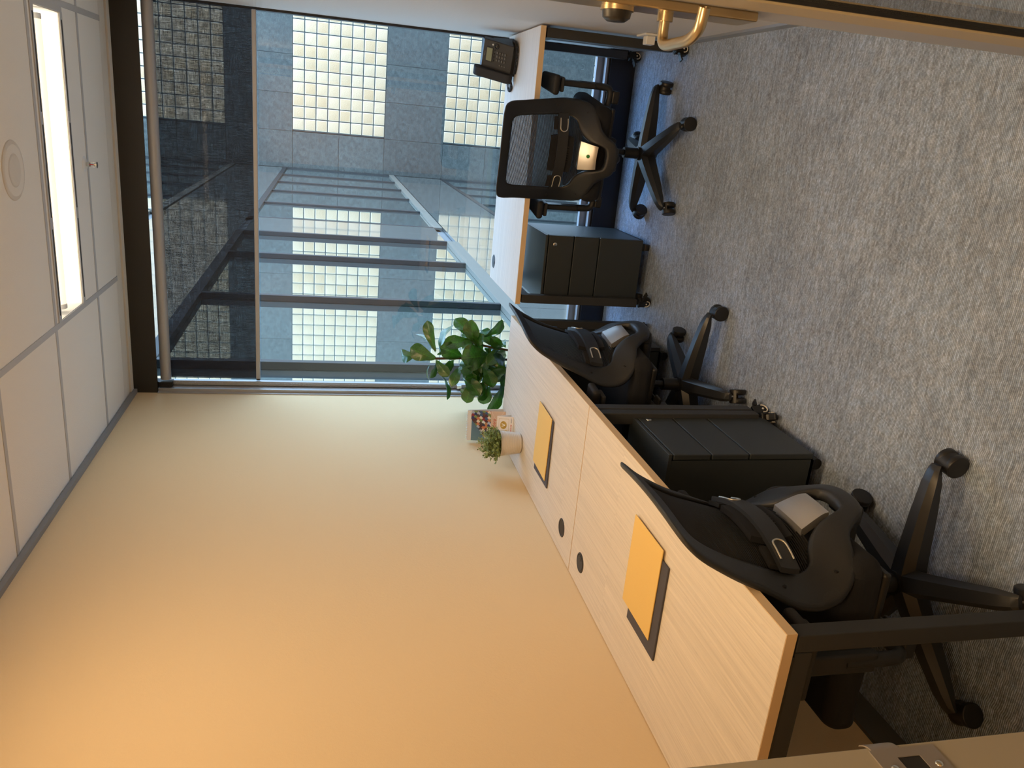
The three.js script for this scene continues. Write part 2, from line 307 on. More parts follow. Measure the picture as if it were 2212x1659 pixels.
// ------------------------------------------------------------ outside: courtyard
const OZ = -18.95, WX = -0.151;
const granite = [0.92, 1.0, 1.08].map(k => std(lin(0.56 * k, 0.49 * k, 0.36 * k), 0.6, 0, { map: rep(graniteTex, 0.9, 0.9) }));
const blockMats = [0, 1, 2, 3].map(k => phy(lin(0.74 - 0.02 * k, 0.475 - 0.022 * k, 0.275 - 0.022 * k), 0.3, 0, { bumpMap: blockBump, bumpScale: 0.006, clearcoat: 0.15, clearcoatRoughness: 0.1 }));
const blockRim = phy(lin(0.88, 0.68, 0.46), 0.2, 0, { clearcoat: 0.4, clearcoatRoughness: 0.05 });
{
  const b = thing('opposite_building', 'grey granite building with glass-block windows seen through the office window', 'building', [0, 0, 0]);
  const P = 0.312, cols = 18, x0 = 0.863, nearCols = 10;
  const face = (() => { // pillow-faced block with a paler rim
    const g = new THREE.BoxGeometry(P - 0.062, P - 0.062, 0.03, 4, 4, 1), p = g.attributes.position;
    for (let i = 0; i < p.count; i++) if (p.getZ(i) > 0) { const a = p.getX(i) / (P / 2), c = p.getY(i) / (P / 2); p.setZ(i, 0.015 + 0.014 * (1 - a * a) * (1 - c * c)); }
    g.computeVertexNormals(); return g;
  })();
  const rim = new RoundedBoxGeometry(P - 0.024, P - 0.024, 0.05, 1, 0.012);
  const rest = [], restRim = [];
  mesh('backing_wall', bx(-3, 9.5, -9, 9.6, OZ - 0.6, OZ - 0.12), std(lin(0.10, 0.11, 0.11), 0.9), b);
  const slab = (xa, xb, ya, yb) => mesh('granite_slab', uvm(bx(xa + 0.004, xb - 0.004, ya + 0.004, yb - 0.004, OZ - 0.12, OZ + rr(-0.004, 0.004)), 0, rr(0, 5)), granite[Math.floor(rnd() * 3)], b);
  const wins = [[-6.424, 2], [-4.04, 8], [0.12, 8], [4.352, 8]];
  const xj = [WX, 0.826, 1.807, 2.786, 3.766, 4.745, 5.725, 6.705, 8.1, 9.5];
  for (const [yb, rows] of wins) {
    const yt = yb + rows * P, w = sub('glass_block_window', b, [x0, yb, OZ]);
    mesh('joint_grid', bx(-0.02, cols * P + 0.02, 0, rows * P, -0.12, -0.028), std(lin(0.05, 0.065, 0.065), 0.6), w);
    for (let r = 0; r < rows; r++) for (let c = 0; c < cols; c++) {
      const x = (c + 0.5) * P, y = (r + 0.5) * P;
      if (c < nearCols) {
        const m = shade(new THREE.Mesh(rim, blockRim)); m.name = 'glass_block_rim'; m.position.set(x, y, -0.03); w.add(m);
        const f = shade(new THREE.Mesh(face, blockMats[Math.floor(rnd() * 4)])); f.name = 'glass_block'; f.position.set(x, y, -0.012); w.add(f);
      } else { rest.push(face.clone().translate(x0 + x, yb + y, OZ - 0.012)); restRim.push(rim.clone().translate(x0 + x, yb + y, OZ - 0.03)); }
    }
    slab(WX, 0.826, yb, yb + rows * P / 2); slab(WX, 0.826, yb + rows * P / 2, yt);
    slab(x0 + cols * P + 0.03, 8.1, yb, yt); slab(8.1, 9.5, yb, yt);
  }
  mesh('glass_block_field', rest, blockMats[1], b).userData.kind = 'stuff';
  mesh('glass_block_rim_field', restRim, blockRim, b).userData.kind = 'stuff';
  for (const [ya, yb] of [[-9, -6.424], [-5.80, -4.04], [-1.544, 0.12], [2.616, 4.352], [6.848, 9.6]]) for (let i = 0; i < xj.length - 1; i++) slab(xj[i], xj[i + 1], ya, yb);
}
const mirrorGlass = phy(lin(0.70, 0.79, 0.75), 0.015, 0.94, {});
const polished = phy(lin(0.26, 0.24, 0.205), 0.10, 0.2, { clearcoat: 1, clearcoatRoughness: 0.03 });
const mull = std(lin(0.022, 0.022, 0.022), 0.5, 0.1), ledge = std(lin(0.19, 0.165, 0.13), 0.5, 0);
{
  const b = thing('glass_wing', 'office wing with reflecting glass bands and dark mullions beside the courtyard', 'building', [0, 0, 0]);
  const depth = d => 4.427 - d, zsFar = [23.38, 21.2, 19.2, 17.2, 15.05, 12.97].map(depth), zsNear = [11.38, 9.68, 7.5, 5.45, 4.85].map(depth);
  mesh('core_wall', bx(WX - 0.5, WX - 0.06, -9, 9.6, OZ + 0.02, -0.36), std(lin(0.2, 0.2, 0.2), 0.9), b);
  const bands = [[-8.8, -5.55], [-4.42, -1.62], [-0.05, 2.757], [4.25, 7.05]];
  const X = WX - 0.03;
  for (const [ya, yb] of bands) {
    for (const [zs, proud] of [[zsFar, 0.034], [zsNear, 0.06]]) {
      for (let i = 0; i < zs.length - 1; i++) mesh('facade_pane', bx(X - 0.02, X, ya, yb, zs[i] + 0.03, zs[i + 1] - 0.03), mirrorGlass, b);
      for (const z of zs) mesh('mullion', bx(X, X + proud, ya, yb, z - 0.03 + (z < -18.9 ? 0.07 : 0), z + 0.03 + (z < -18.9 ? 0.07 : 0), 0.006), mull, b);
    }
    mesh('sill_ledge', [bx(X, WX + 0.01, ya - 0.14, ya, zsFar[0] + 0.02, zsFar[5] + 0.05, 0.006)], ledge, b);
    mesh('sill_ledge', [bx(X, WX + 0.03, ya - 0.17, ya, zsNear[0] - 0.03, zsNear[4], 0.006)], ledge, b);
    mesh('head_trim', [bx(X, WX + 0.01, yb, yb + 0.1, zsFar[0] + 0.02, zsFar[5], 0.006), bx(X, WX + 0.03, yb, yb + 0.1, zsNear[0], zsNear[4], 0.006)], mull, b);
    mesh('pier_slab', bx(X - 0.02, WX, ya, yb, zsFar[5] + 0.05, (zsFar[5] + zsNear[0]) / 2 - 0.004), polished, b);
    mesh('pier_slab', bx(X - 0.02, WX, ya, yb, (zsFar[5] + zsNear[0]) / 2 + 0.004, zsNear[0] - 0.05), polished, b);
  }
  for (const [ya, yb] of [[-5.55, -4.59], [-1.62, -0.22], [2.857, 4.08], [7.15, 9.6]]) {
    const zz = [...zsFar, ...zsNear];
    for (let i = 0; i < zz.length - 1; i++) mesh('spandrel_panel', bx(X - 0.02, WX - 0.004, ya, yb, zz[i] + (i ? 0.004 : 0.02), zz[i + 1] - 0.004), polished, b);
  }
}
tag(mesh('courtyard_paving', bx(-3, 12, -9.2, -9.0, OZ - 1, 0), std(lin(0.22, 0.22, 0.22), 0.9)), 'grey paving at the foot of the courtyard', 'paving');
tag(mesh('exterior_wall', [bx(ROOM_W + 0.14, 9.5, -9, 4.0, -0.3, -0.05), bx(-0.6, ROOM_W + 0.14, -9, -0.3, -0.3, -0.05), bx(-0.6, ROOM_W + 0.14, 2.9, 4.0, -0.3, -0.05)], granite[1]), 'granite outer wall around the office window', 'wall');

// ------------------------------------------------------------ desks
function deskCaster(parent, x, z, turn) {
  const g = sub('caster', parent, [x, 0, z]); g.rotation.y = turn;
  mesh('fork', [bx(-0.017, -0.012, 0.026, 0.062, -0.016, 0.02, 0.002), bx(0.012, 0.017, 0.026, 0.062, -0.016, 0.02, 0.002), bx(-0.017, 0.017, 0.056, 0.068, -0.02, 0.022, 0.003), cyl(0.01, 0.01, 0.02, 0, 0.075, 0, 14)], M.black, g);
  mesh('wheel', cyl(0.027, 0.027, 0.02, 0, 0.027, 0.006, 28, 'x'), M.black, g);
  const mark = []; for (const s of [-1, 1]) { mark.push(new THREE.TorusGeometry(0.0175, 0.0026, 6, 22, Math.PI * 1.15).rotateZ(Math.PI * 0.95).rotateY(Math.PI / 2).translate(s * 0.0178, 0.027, 0.006)); mark.push(cyl(0.004, 0.004, 0.003, s * 0.018, 0.027, 0.006, 12, 'x')); }
  mesh('wheel_ring', mark, M.wheelMark, g);
  mesh('brake_pedal', bx(-0.013, 0.013, 0.045, 0.053, 0.018, 0.05, 0.003).rotateX(0.25), M.black, g);
}
function makeDesk(label, pos, turn, len, dep, grom, open, tray) {
  const t = thing('office_desk', label, 'desk', pos, turn), hx = len / 2, hz = dep / 2, Y = 0.73;
  mesh('desktop', uvm(bx(-hx + 0.0015, hx - 0.0015, Y - 0.025, Y, -hz + 0.0015, hz - 0.0015), 1, pos[2]), M.wood, t);
  for (const [a, b, c, d] of [[-hx, hx, hz - 0.0015, hz], [-hx, hx, -hz, -hz + 0.0015], [-hx, -hx + 0.0015, -hz + 0.0015, hz - 0.0015], [hx - 0.0015, hx, -hz + 0.0015, hz - 0.0015]])
    mesh('edge_band', bx(a, b, Y - 0.0252, Y - 0.0008, c, d), M.edge, t);
  const L = 0.042, top = Y - 0.0252;
  for (const sx of [-1, 1]) {
    const xc = sx * (hx - 0.004 - L / 2);
    for (const sz of [-1, 1]) {
      mesh('leg', bx(xc - L / 2, xc + L / 2, 0.082, top - 0.008, sz * (hz - 0.03) - L / 2, sz * (hz - 0.03) + L / 2, 0.003), M.frame, t);
      deskCaster(t, xc, sz * (hz - 0.03), sx > 0 ? -1.1 : 1.1);
    }
    mesh('side_rail', bx(xc - L / 2, xc + L / 2, top - 0.05, top - 0.008, -hz + 0.052, hz - 0.052, 0.003), M.frame, t);
    mesh('mount_pad', bx(xc - 0.022, xc + 0.022, top - 0.008, top, -hz + 0.06, hz - 0.06), M.black, t);
  }
  mesh('cross_rail', bx(-hx + 0.05, hx - 0.05, top - 0.05, top - 0.012, -0.02, 0.02, 0.003), M.frame, t);
  const g = sub('cable_grommet', t, [grom[0], Y, grom[1]]);
  mesh('grommet_ring', lathe([[0.029, -0.02], [0.029, 0.0005], [0.031, 0.002], [0.036, 0.002], [0.038, 0.0]], 36), M.black, g);
  mesh('grommet_cap', open ? cyl(0.029, 0.029, 0.001, 0, 0.0006, 0, 30) : [cyl(0.029, 0.029, 0.0015, 0, 0.0012, 0, 30), bx(-0.012, 0.004, 0.0015, 0.0035, 0.012, 0.026, 0.001)], open ? M.gasket : M.frame, g);
  if (tray) {
    const w = []; for (let i = 0; i < 15; i++) w.push(cyl(0.0016, 0.0016, 0.13, -0.35 + i * 0.05, top - 0.065, 0.0, 6, 'z'));
    for (const z of [-0.065, -0.02, 0.02, 0.065]) w.push(cyl(0.0018, 0.0018, 0.70, 0, top - 0.067, z, 6, 'x'));
    for (const z of [-0.065, 0.065]) { w.push(cyl(0.0018, 0.0018, 0.70, 0, top - 0.025, z, 6, 'x')); for (let i = 0; i < 8; i++) w.push(cyl(0.0016, 0.0016, 0.065, -0.35 + i * 0.1, top - 0.033, z, 6)); }
    mesh('cable_tray', w.map(q => q.translate(-0.05, 0, -0.12)), M.black, t);
    mesh('power_strip', [bx(-0.28, 0.10, top - 0.06, top - 0.03, -0.15, -0.09, 0.004)], M.white, t);
  }
  return t;
}
const D = 0.671;
makeDesk('white-oak desk nearest the doorway with closed cable grommet', [D / 2 + 0.002, 0, (1.948 + 3.254) / 2], Math.PI / 2, 3.254 - 1.948, D, [0.54, -0.232], false, false);
makeDesk('white-oak desk by the window corner holding the small potted plant', [D / 2 + 0.002, 0, (0.642 + 1.945) / 2], Math.PI / 2, 1.945 - 0.642, D, [-0.517, -0.228], true, false);
makeDesk('white-oak desk in front of the window holding the telephone', [(0.748 + 2.025) / 2, 0, 0.02 + D / 2 + 0.012], 0, 2.025 - 0.748, D, [-0.535, -0.262], false, true);

// ------------------------------------------------------------ drawer pedestals
function pedestal(label, pos, turn) { // front faces +z, front plane at z = 0
  const t = thing('drawer_pedestal', label, 'drawer unit', pos, turn, 'charcoal drawer pedestals');
  const w = 0.345, d = 0.45, y0 = 0.052, y1 = 0.578, h = w / 2;
  mesh('carcass', [bx(-h, h, y1 - 0.012, y1, -d, 0.0, 0.002), bx(-h, -h + 0.012, y0, y1 - 0.012, -d, -0.022), bx(h - 0.012, h, y0, y1 - 0.012, -d, -0.022), bx(-h, h, y0, y0 + 0.01, -d, -0.022), bx(-h + 0.012, h - 0.012, y0 + 0.01, y1 - 0.012, -d, -d + 0.01), bx(-h + 0.01, h - 0.01, y0 + 0.01, y1 - 0.012, -0.04, -0.026)], M.steel, t);
  for (const [a, b] of [[y1 - 0.147, y1 - 0.0170], [y1 - 0.283, y1 - 0.1515], [y0 + 0.004, y1 - 0.2875]]) mesh('drawer_front', bx(-h, h, a, b, -0.02, 0.0, 0.0038), M.steel, t);
  const k = sub('drawer_lock', t, [h - 0.045, y1 - 0.05, 0]);
  mesh('lock_rim', lathe([[0.0085, 0], [0.0105, 0.001], [0.0105, 0.003], [0.0075, 0.0045], [0, 0.0045]], 24).rotateX(Math.PI / 2), M.chrome, k);
  mesh('key_slot', bx(-0.001, 0.001, -0.004, 0.004, 0.0044, 0.0052), M.black, k);
  for (const x of [-h + 0.04, h - 0.04]) for (const z of [-0.05, -d + 0.05]) mesh('caster', [cyl(0.02, 0.02, 0.03, x, 0.02, z, 18, 'x'), bx(x - 0.02, x + 0.02, 0.03, 0.0522, z - 0.018, z + 0.018, 0.004)], M.black, t);
  return t;
}
pedestal('charcoal drawer pedestal under the telephone desk', [0.912, 0, 0.605], 0);
pedestal('charcoal drawer pedestal under the nearest desk between the two left chairs', [0.648, 0, 2.142], Math.PI / 2);
pedestal('charcoal drawer pedestal tucked behind the chair by the window corner', [0.628, 0, 0.835], Math.PI / 2);

// ------------------------------------------------------------ task chairs
const ZC = [[0.33, 0.254], [0.37, 0.254], [0.41, 0.247], [0.45, 0.235], [0.48, 0.218], [0.51, 0.203], [0.55, 0.194], [0.60, 0.191], [0.66, 0.194], [0.70, 0.200], [0.76, 0.214], [0.82, 0.237], [0.86, 0.257], [0.89, 0.277], [0.92, 0.298]];
const CC = [[0.33, 1.6], [0.5, 1.7], [0.60, 1.5], [0.68, 0.95], [0.75, 0.7], [0.85, 0.45], [0.92, 0.25]];
const zf = (x, y) => smoothTable(ZC, y) - smoothTable(CC, y) * x * x;
const OUT = [[0, .905], [.10, .905], [.165, .903], [.200, .893], [.213, .868], [.219, .80], [.226, .72], [.233, .64], [.237, .58], [.236, .525], [.229, .482], [.208, .452], [.170, .437], [.125, .424], [.096, .396], [.072, .360], [.035, .345], [0, .343]];
const INN = [[0, .858], [.07, .858], [.118, .856], [.142, .847], [.151, .828], [.156, .78], [.161, .70], [.165, .63], [.166, .59], [.160, .556], [.144, .533], [.112, .520], [.083, .50], [.066, .475], [.058, .44], [.045, .408], [.022, .400], [0, .399]];
const loop = a => { const r = a.map(p => [...p]); for (let i = a.length - 2; i > 0; i--) r.push([-a[i][0], a[i][1]]); return new THREE.CatmullRomCurve3(r.map(p => V(p[0], p[1], 0)), true, 'centripetal'); };
function backFrame() {
  const N = 136, K = 14, o = loop(OUT), n = loop(INN), pos = [], idx = [];
  const pw = (v, e) => Math.sign(v) * Math.pow(Math.abs(v), e);
  for (let i = 0; i < N; i++) {
    const a = o.getPoint(i / N), b = n.getPoint(i / N), m = a.clone().add(b).multiplyScalar(0.5), h = a.clone().sub(b).multiplyScalar(0.5);
    for (let k = 0; k < K; k++) {
      const t = k / K * 2 * Math.PI, c = pw(Math.cos(t), 0.45), s = pw(Math.sin(t), 0.55), x = m.x + h.x * c, y = m.y + h.y * c;
      const low = Math.max(0, Math.min(1, (0.56 - y) / 0.1));
      pos.push(x, y, zf(x, y) + s * (0.0095 + 0.008 * low) + (c < 0 ? 0 : 0));
    }
  }
  for (let i = 0; i < N; i++) for (let k = 0; k < K; k++) { const a = i * K + k, b = i * K + (k + 1) % K, c = ((i + 1) % N) * K + k, d = ((i + 1) % N) * K + (k + 1) % K; idx.push(a, b, c, b, d, c); }
  const g = new THREE.BufferGeometry(); g.setAttribute('position', new THREE.Float32BufferAttribute(pos, 3)); g.setIndex(idx); g.computeVertexNormals(); return uvm(g);
}
const XE = [[0.50, 0.088], [0.52, 0.113], [0.536, 0.146], [0.558, 0.164], [0.59, 0.170], [0.63, 0.169], [0.70, 0.165], [0.78, 0.160], [0.83, 0.155], [0.849, 0.145], [0.862, 0.115]];
function bent(x0, x1, y0, y1, off, th, nx = 14, ny = 4, fn) {
  const g = new THREE.BoxGeometry(x1 - x0, y1 - y0, th, nx, ny, 1).translate((x0 + x1) / 2, (y0 + y1) / 2, 0), p = g.attributes.position;
  for (let i = 0; i < p.count; i++) { let x = p.getX(i), y = p.getY(i); if (fn) [x, y] = fn(x, y); p.setXYZ(i, x, y, p.getZ(i) + off + zf(x, y)); }
  g.computeVertexNormals(); return g;
}
function meshBack() { // woven threads running across, as deep as they are high
  const pos = [], idx = [], S = 14, h = 0.0031, d = 0.0048; let v = 0;
  for (let y = 0.505; y < 0.860; y += 0.0056) {
    const e = lerpTable(XE, y);
    for (let i = 0; i <= S; i++) { const x = -e + 2 * e * i / S, z = zf(x, y) - 0.003; pos.push(x, y, z, x, y + h, z, x, y + h, z - d, x, y, z - d); if (i < S) for (let k = 0; k < 4; k++) { const a = v + i * 4 + k, b = v + i * 4 + (k + 1) % 4; idx.push(a, a + 4, b, b, a + 4, b + 4); } }
    v += (S + 1) * 4;
  }
  const g = new THREE.BufferGeometry(); g.setAttribute('position', new THREE.Float32BufferAttribute(pos, 3)); g.setIndex(idx); g.computeVertexNormals(); return toCreasedNormals(g, 0.6);
}
const GEO = {};
function makeChair(label, pos, turn, starTurn, dot) {
  const t = thing('task_chair', label, 'chair', pos, turn);
  if (!GEO.frame) {
    GEO.frame = backFrame(); GEO.mesh = meshBack();
    GEO.bar = bent(-0.176, 0.176, 0.578, 0.628, 0.022, 0.014, 24, 4, (x, y) => [x, y + (y - 0.603) * 0.0 - 0.10 * (0.04 - x * x) * 0.3]);
    GEO.pad = merge([bent(-0.088, 0.088, 0.545, 0.655, 0.010, 0.016, 14, 6, (x, y) => [x * (1 - 0.12 * Math.abs(y - 0.6) / 0.055), y])]);
    GEO.sidePads = [-1, 1].map(s => bent(s < 0 ? -0.158 : 0.104, s < 0 ? -0.104 : 0.158, 0.585, 0.645, 0.008, 0.012, 6, 4));
    GEO.slots = merge([-3, -2, -1, 0, 1, 2, 3].map(k => bent(k * 0.011 - 0.002, k * 0.011 + 0.002, 0.566, 0.582, 0.020, 0.004, 1, 1)));
    GEO.plate = bent(-0.064, 0.064, 0.441, 0.516, 0.000, 0.026, 12, 8, (x, y) => [x * (0.80 + 0.20 * (y - 0.443) / 0.073), y - 1.0 * x * x]);
    { const p = GEO.plate.attributes.position; for (let i = 0; i < p.count; i++) { const k = (p.getY(i) - 0.478) / 0.038; p.setZ(i, p.getZ(i) + 0.005 * (1 - k * k)); } GEO.plate.computeVertexNormals(); }
    GEO.buckle = [-1, 1].map(s => tube([[0.156, 0.617], [0.13, 0.617], [0.108, 0.615], [0.100, 0.600], [0.108, 0.585], [0.13, 0.582], [0.154, 0.582]].map(([x, y]) => V(s * x, y, zf(x, y) + 0.030)), 0.0026, 40, 8));
    const st = new RoundedBoxGeometry(0.495, 0.085, 0.475, 6, 0.04), p = st.attributes.position;
    for (let i = 0; i < p.count; i++) { const x = p.getX(i), z = p.getZ(i), y = p.getY(i); const nx = x / 0.25, nz = z / 0.24; p.setXYZ(i, x * (1 - 0.10 * nz * nz * (nz > 0 ? 1.6 : 0.5)), y + (y > 0 ? 0.012 * nx * nx : 0) - (z < -0.12 ? 0.035 * Math.pow((-z - 0.12) / 0.12, 2) : 0), z); }
    st.computeVertexNormals(); GEO.seat = st.translate(0, 0.413, -0.035);
    const leg = (st) => { const pos = [], idx = []; st.forEach(([r, y, w, h]) => pos.push(r, y, -w * 0.55, r, y, w * 0.55, r, y - h * 0.35, w, r, y - h, w * 0.7, r, y - h, -w * 0.7, r, y - h * 0.35, -w)); for (let i = 0; i < st.length - 1; i++) for (let k = 0; k < 6; k++) { const a = i * 6 + k, b = i * 6 + (k + 1) % 6; idx.push(a, b, a + 6, b, b + 6, a + 6); } const e = (st.length - 1) * 6; idx.push(e, e + 1, e + 2, e, e + 2, e + 5, e + 5, e + 2, e + 3, e + 5, e + 3, e + 4); const g = new THREE.BufferGeometry(); g.setAttribute('position', new THREE.Float32BufferAttribute(pos, 3)); g.setIndex(idx); g.computeVertexNormals(); return toCreasedNormals(g, 0.6); };
    GEO.leg = leg([[0.02, 0.142, 0.038, 0.075], [0.08, 0.136, 0.034, 0.070], [0.20, 0.118, 0.029, 0.056], [0.285, 0.102, 0.026, 0.038], [0.320, 0.090, 0.021, 0.022], [0.333, 0.080, 0.017, 0.012]]);
    GEO.wheel = lathe([[0, -0.013], [0.024, -0.013], [0.030, -0.010], [0.0318, -0.003], [0.0318, 0.007], [0.029, 0.010], [0, 0.010]], 28).rotateZ(Math.PI / 2);
    GEO.hood = new THREE.CylinderGeometry(0.030, 0.030, 0.052, 20, 1, false, 0, Math.PI).rotateZ(Math.PI / 2).rotateX(Math.PI * 0.2).translate(0, 0.034, 0);
    GEO.armPad = (() => { const g = new RoundedBoxGeometry(0.088, 0.032, 0.25, 4, 0.014), p = g.attributes.position; for (let i = 0; i < p.count; i++) { const k = p.getZ(i) / 0.125; p.setX(i, p.getX(i) * (1 - 0.16 * Math.max(0, -k))); p.setY(i, p.getY(i) + 0.010 * k * k); } g.computeVertexNormals(); return g; })();
  }
  const back = sub('backrest', t);
  mesh('back_frame', GEO.frame, M.chairFrame, back);
  mesh('back_mesh', GEO.mesh, M.meshFabric, back);
  const lum = sub('lumbar_support', t);
  mesh('lumbar_bar', GEO.bar, M.chairFrame, lum); mesh('lumbar_pad', GEO.pad, M.fabric, lum); for (const q of GEO.sidePads) mesh('side_pad', q, M.blackMatt, lum); mesh('adjuster_slots', GEO.slots, M.gasket, lum);
  for (const b of GEO.buckle) mesh('buckle', b, M.buckle, lum).userData.label = 'silver open buckle loop';
  const pl = mesh('badge_plate', GEO.plate, M.silver, t); pl.userData.label = 'curved silver badge plate';
  if (dot) mesh('sticker', cyl(0.0085, 0.0085, 0.001, 0, 0, 0, 24, 'z').rotateX(-0.50).translate(0.004, 0.478, zf(0, 0.478) + 0.0187), M.green, pl).userData.label = 'round green sticker';
  for (const s of [-1, 1]) for (const y of [0.488, 0.63]) { const x = s * (y < 0.55 ? 0.186 : 0.204); mesh('screw_hole', cyl(0.0055, 0.0055, 0.006, x, y, zf(x, y) + (y < 0.55 ? 0.0125 : 0.0082), 14, 'z'), M.gasket, t); }
  mesh('spine', [tube([V(0, 0.362, 0.248), V(0, 0.338, 0.21), V(0, 0.332, 0.12), V(0, 0.33, -0.02)], 0.026, 20, 10), bx(-0.055, 0.055, 0.336, 0.366, 0.205, 0.258, 0.012)], M.chairFrame, t);
  mesh('seat', GEO.seat, M.fabric, t);
  mesh('seat_pan', [bx(-0.215, 0.215, 0.355, 0.378, -0.23, 0.17, 0.01)], M.black, t);
  mesh('tilt_mechanism', [bx(-0.075, 0.075, 0.30, 0.358, -0.14, 0.10, 0.012), cyl(0.006, 0.006, 0.16, 0.14, 0.335, -0.02, 10, 'x'), bx(0.20, 0.245, 0.328, 0.340, -0.035, 0.0, 0.004), cyl(0.006, 0.006, 0.15, -0.14, 0.335, 0.03, 10, 'x'), bx(-0.245, -0.20, 0.328, 0.340, 0.015, 0.05, 0.004)], M.black, t);
  for (const s of [-1, 1]) {
    const a = sub('armrest', t);
    mesh('arm_post', [tube([V(s * 0.17, 0.352, 0.0), V(s * 0.25, 0.338, 0.0), V(s * 0.285, 0.350, 0.0), V(s * 0.292, 0.40, 0.0), V(s * 0.292, 0.50, 0.0)], 0.017, 28, 10), bx(s * 0.292 - 0.014, s * 0.292 + 0.014, 0.42, 0.607, -0.026, 0.026, 0.008)], M.chairFrame, a);
    mesh('arm_collar', bx(s * 0.29 - 0.033, s * 0.29 + 0.033, 0.596, 0.616, -0.075, 0.10, 0.008), M.frame, a);
    mesh('arm_pad', GEO.armPad.clone().translate(s * 0.288, 0.631, 0.0), M.blackMatt, a);
    mesh('adjuster_knob', bx(s * 0.25 - 0.03, s * 0.25 + 0.03, 0.298, 0.335, -0.02, 0.03, 0.008), M.black, a);
  }
  mesh('gas_column', [cyl(0.026, 0.026, 0.10, 0, 0.17, 0, 24), cyl(0.015, 0.015, 0.12, 0, 0.26, 0, 18), cyl(0.034, 0.030, 0.018, 0, 0.142, 0, 24), cyl(0.018, 0.014, 0.03, 0, 0.062, 0, 18)], M.black, t);
  const star = sub('star_base', t);
  mesh('hub', lathe([[0, 0.138], [0.036, 0.138], [0.045, 0.128], [0.045, 0.085], [0.036, 0.075], [0, 0.075]], 28), M.chairFrame, star);
  for (let k = 0; k < 5; k++) {
    const ang = starTurn + k * Math.PI * 2 / 5 + turn; // in world: angle from +x towards +z
    const leg = mesh('star_leg', GEO.leg, M.chairFrame, star); leg.rotation.y = -ang;
    const c = sub('caster', t, [Math.cos(ang) * 0.326, 0, Math.sin(ang) * 0.326]); c.rotation.y = k * 1.9 + starTurn;
    const w1 = mesh('wheel', GEO.wheel, M.black, c); w1.position.set(-0.018, 0.032, 0.012);
    const w2 = mesh('wheel', GEO.wheel, M.black, c); w2.position.set(0.018, 0.032, 0.012); w2.rotation.y = Math.PI;
    const h = mesh('hood', GEO.hood, M.black, c); h.position.z = 0.010;
    mesh('caster_stem', cyl(0.006, 0.006, 0.03, 0, 0.063, 0, 10), M.chrome, c);
  }
  return t;
}
const RAD = Math.PI / 180;
makeChair('black mesh task chair with green sticker at the telephone desk', [1.511, 0, 0.583], -7.5 * RAD, -8.1 * RAD, true);
makeChair('black mesh task chair at the left desk by the window corner', [0.585, 0, 1.428], 82.6 * RAD, 7.3 * RAD, false);
makeChair('large black mesh task chair at the desk nearest the doorway', [0.520, 0, 2.874], 90 * RAD, -6.5 * RAD, false);

// ------------------------------------------------------------ things on the desks
const Y0 = 0.7305;
function sheet(name, label, category, cx, cz, w, d, turn, y, th, mat, group) {
  const g = thing(name, label, category, [cx, y, cz], turn, group);
  mesh('body', uvm(bx(-w / 2, w / 2, 0, th, -d / 2, d / 2, Math.min(th * 0.45, 0.002))), mat, g);
  return g;
}
{ // far left desk
  sheet('folder', 'dark slate folder under the envelope beside the small potted plant', 'folder', 0.308, 1.463, 0.298, 0.213, 0.02, Y0, 0.006, M.folder, 'slate folders on the desks');
  sheet('envelope', 'manila envelope beside the small potted plant', 'envelope', 0.328, 1.450, 0.283, 0.200, -0.03, Y0 + 0.0062, 0.004, M.envelope, 'manila envelopes on the desks');
  sheet('folder', 'dark slate folder under the envelope on the nearest desk', 'folder', 0.350, 2.628, 0.300, 0.208, 0.0, Y0, 0.006, M.folder, 'slate folders on the desks');
  sheet('envelope', 'manila envelope on the nearest desk', 'envelope', 0.386, 2.588, 0.292, 0.209, 0.0, Y0 + 0.0062, 0.004, M.envelope, 'manila envelopes on the desks');
}
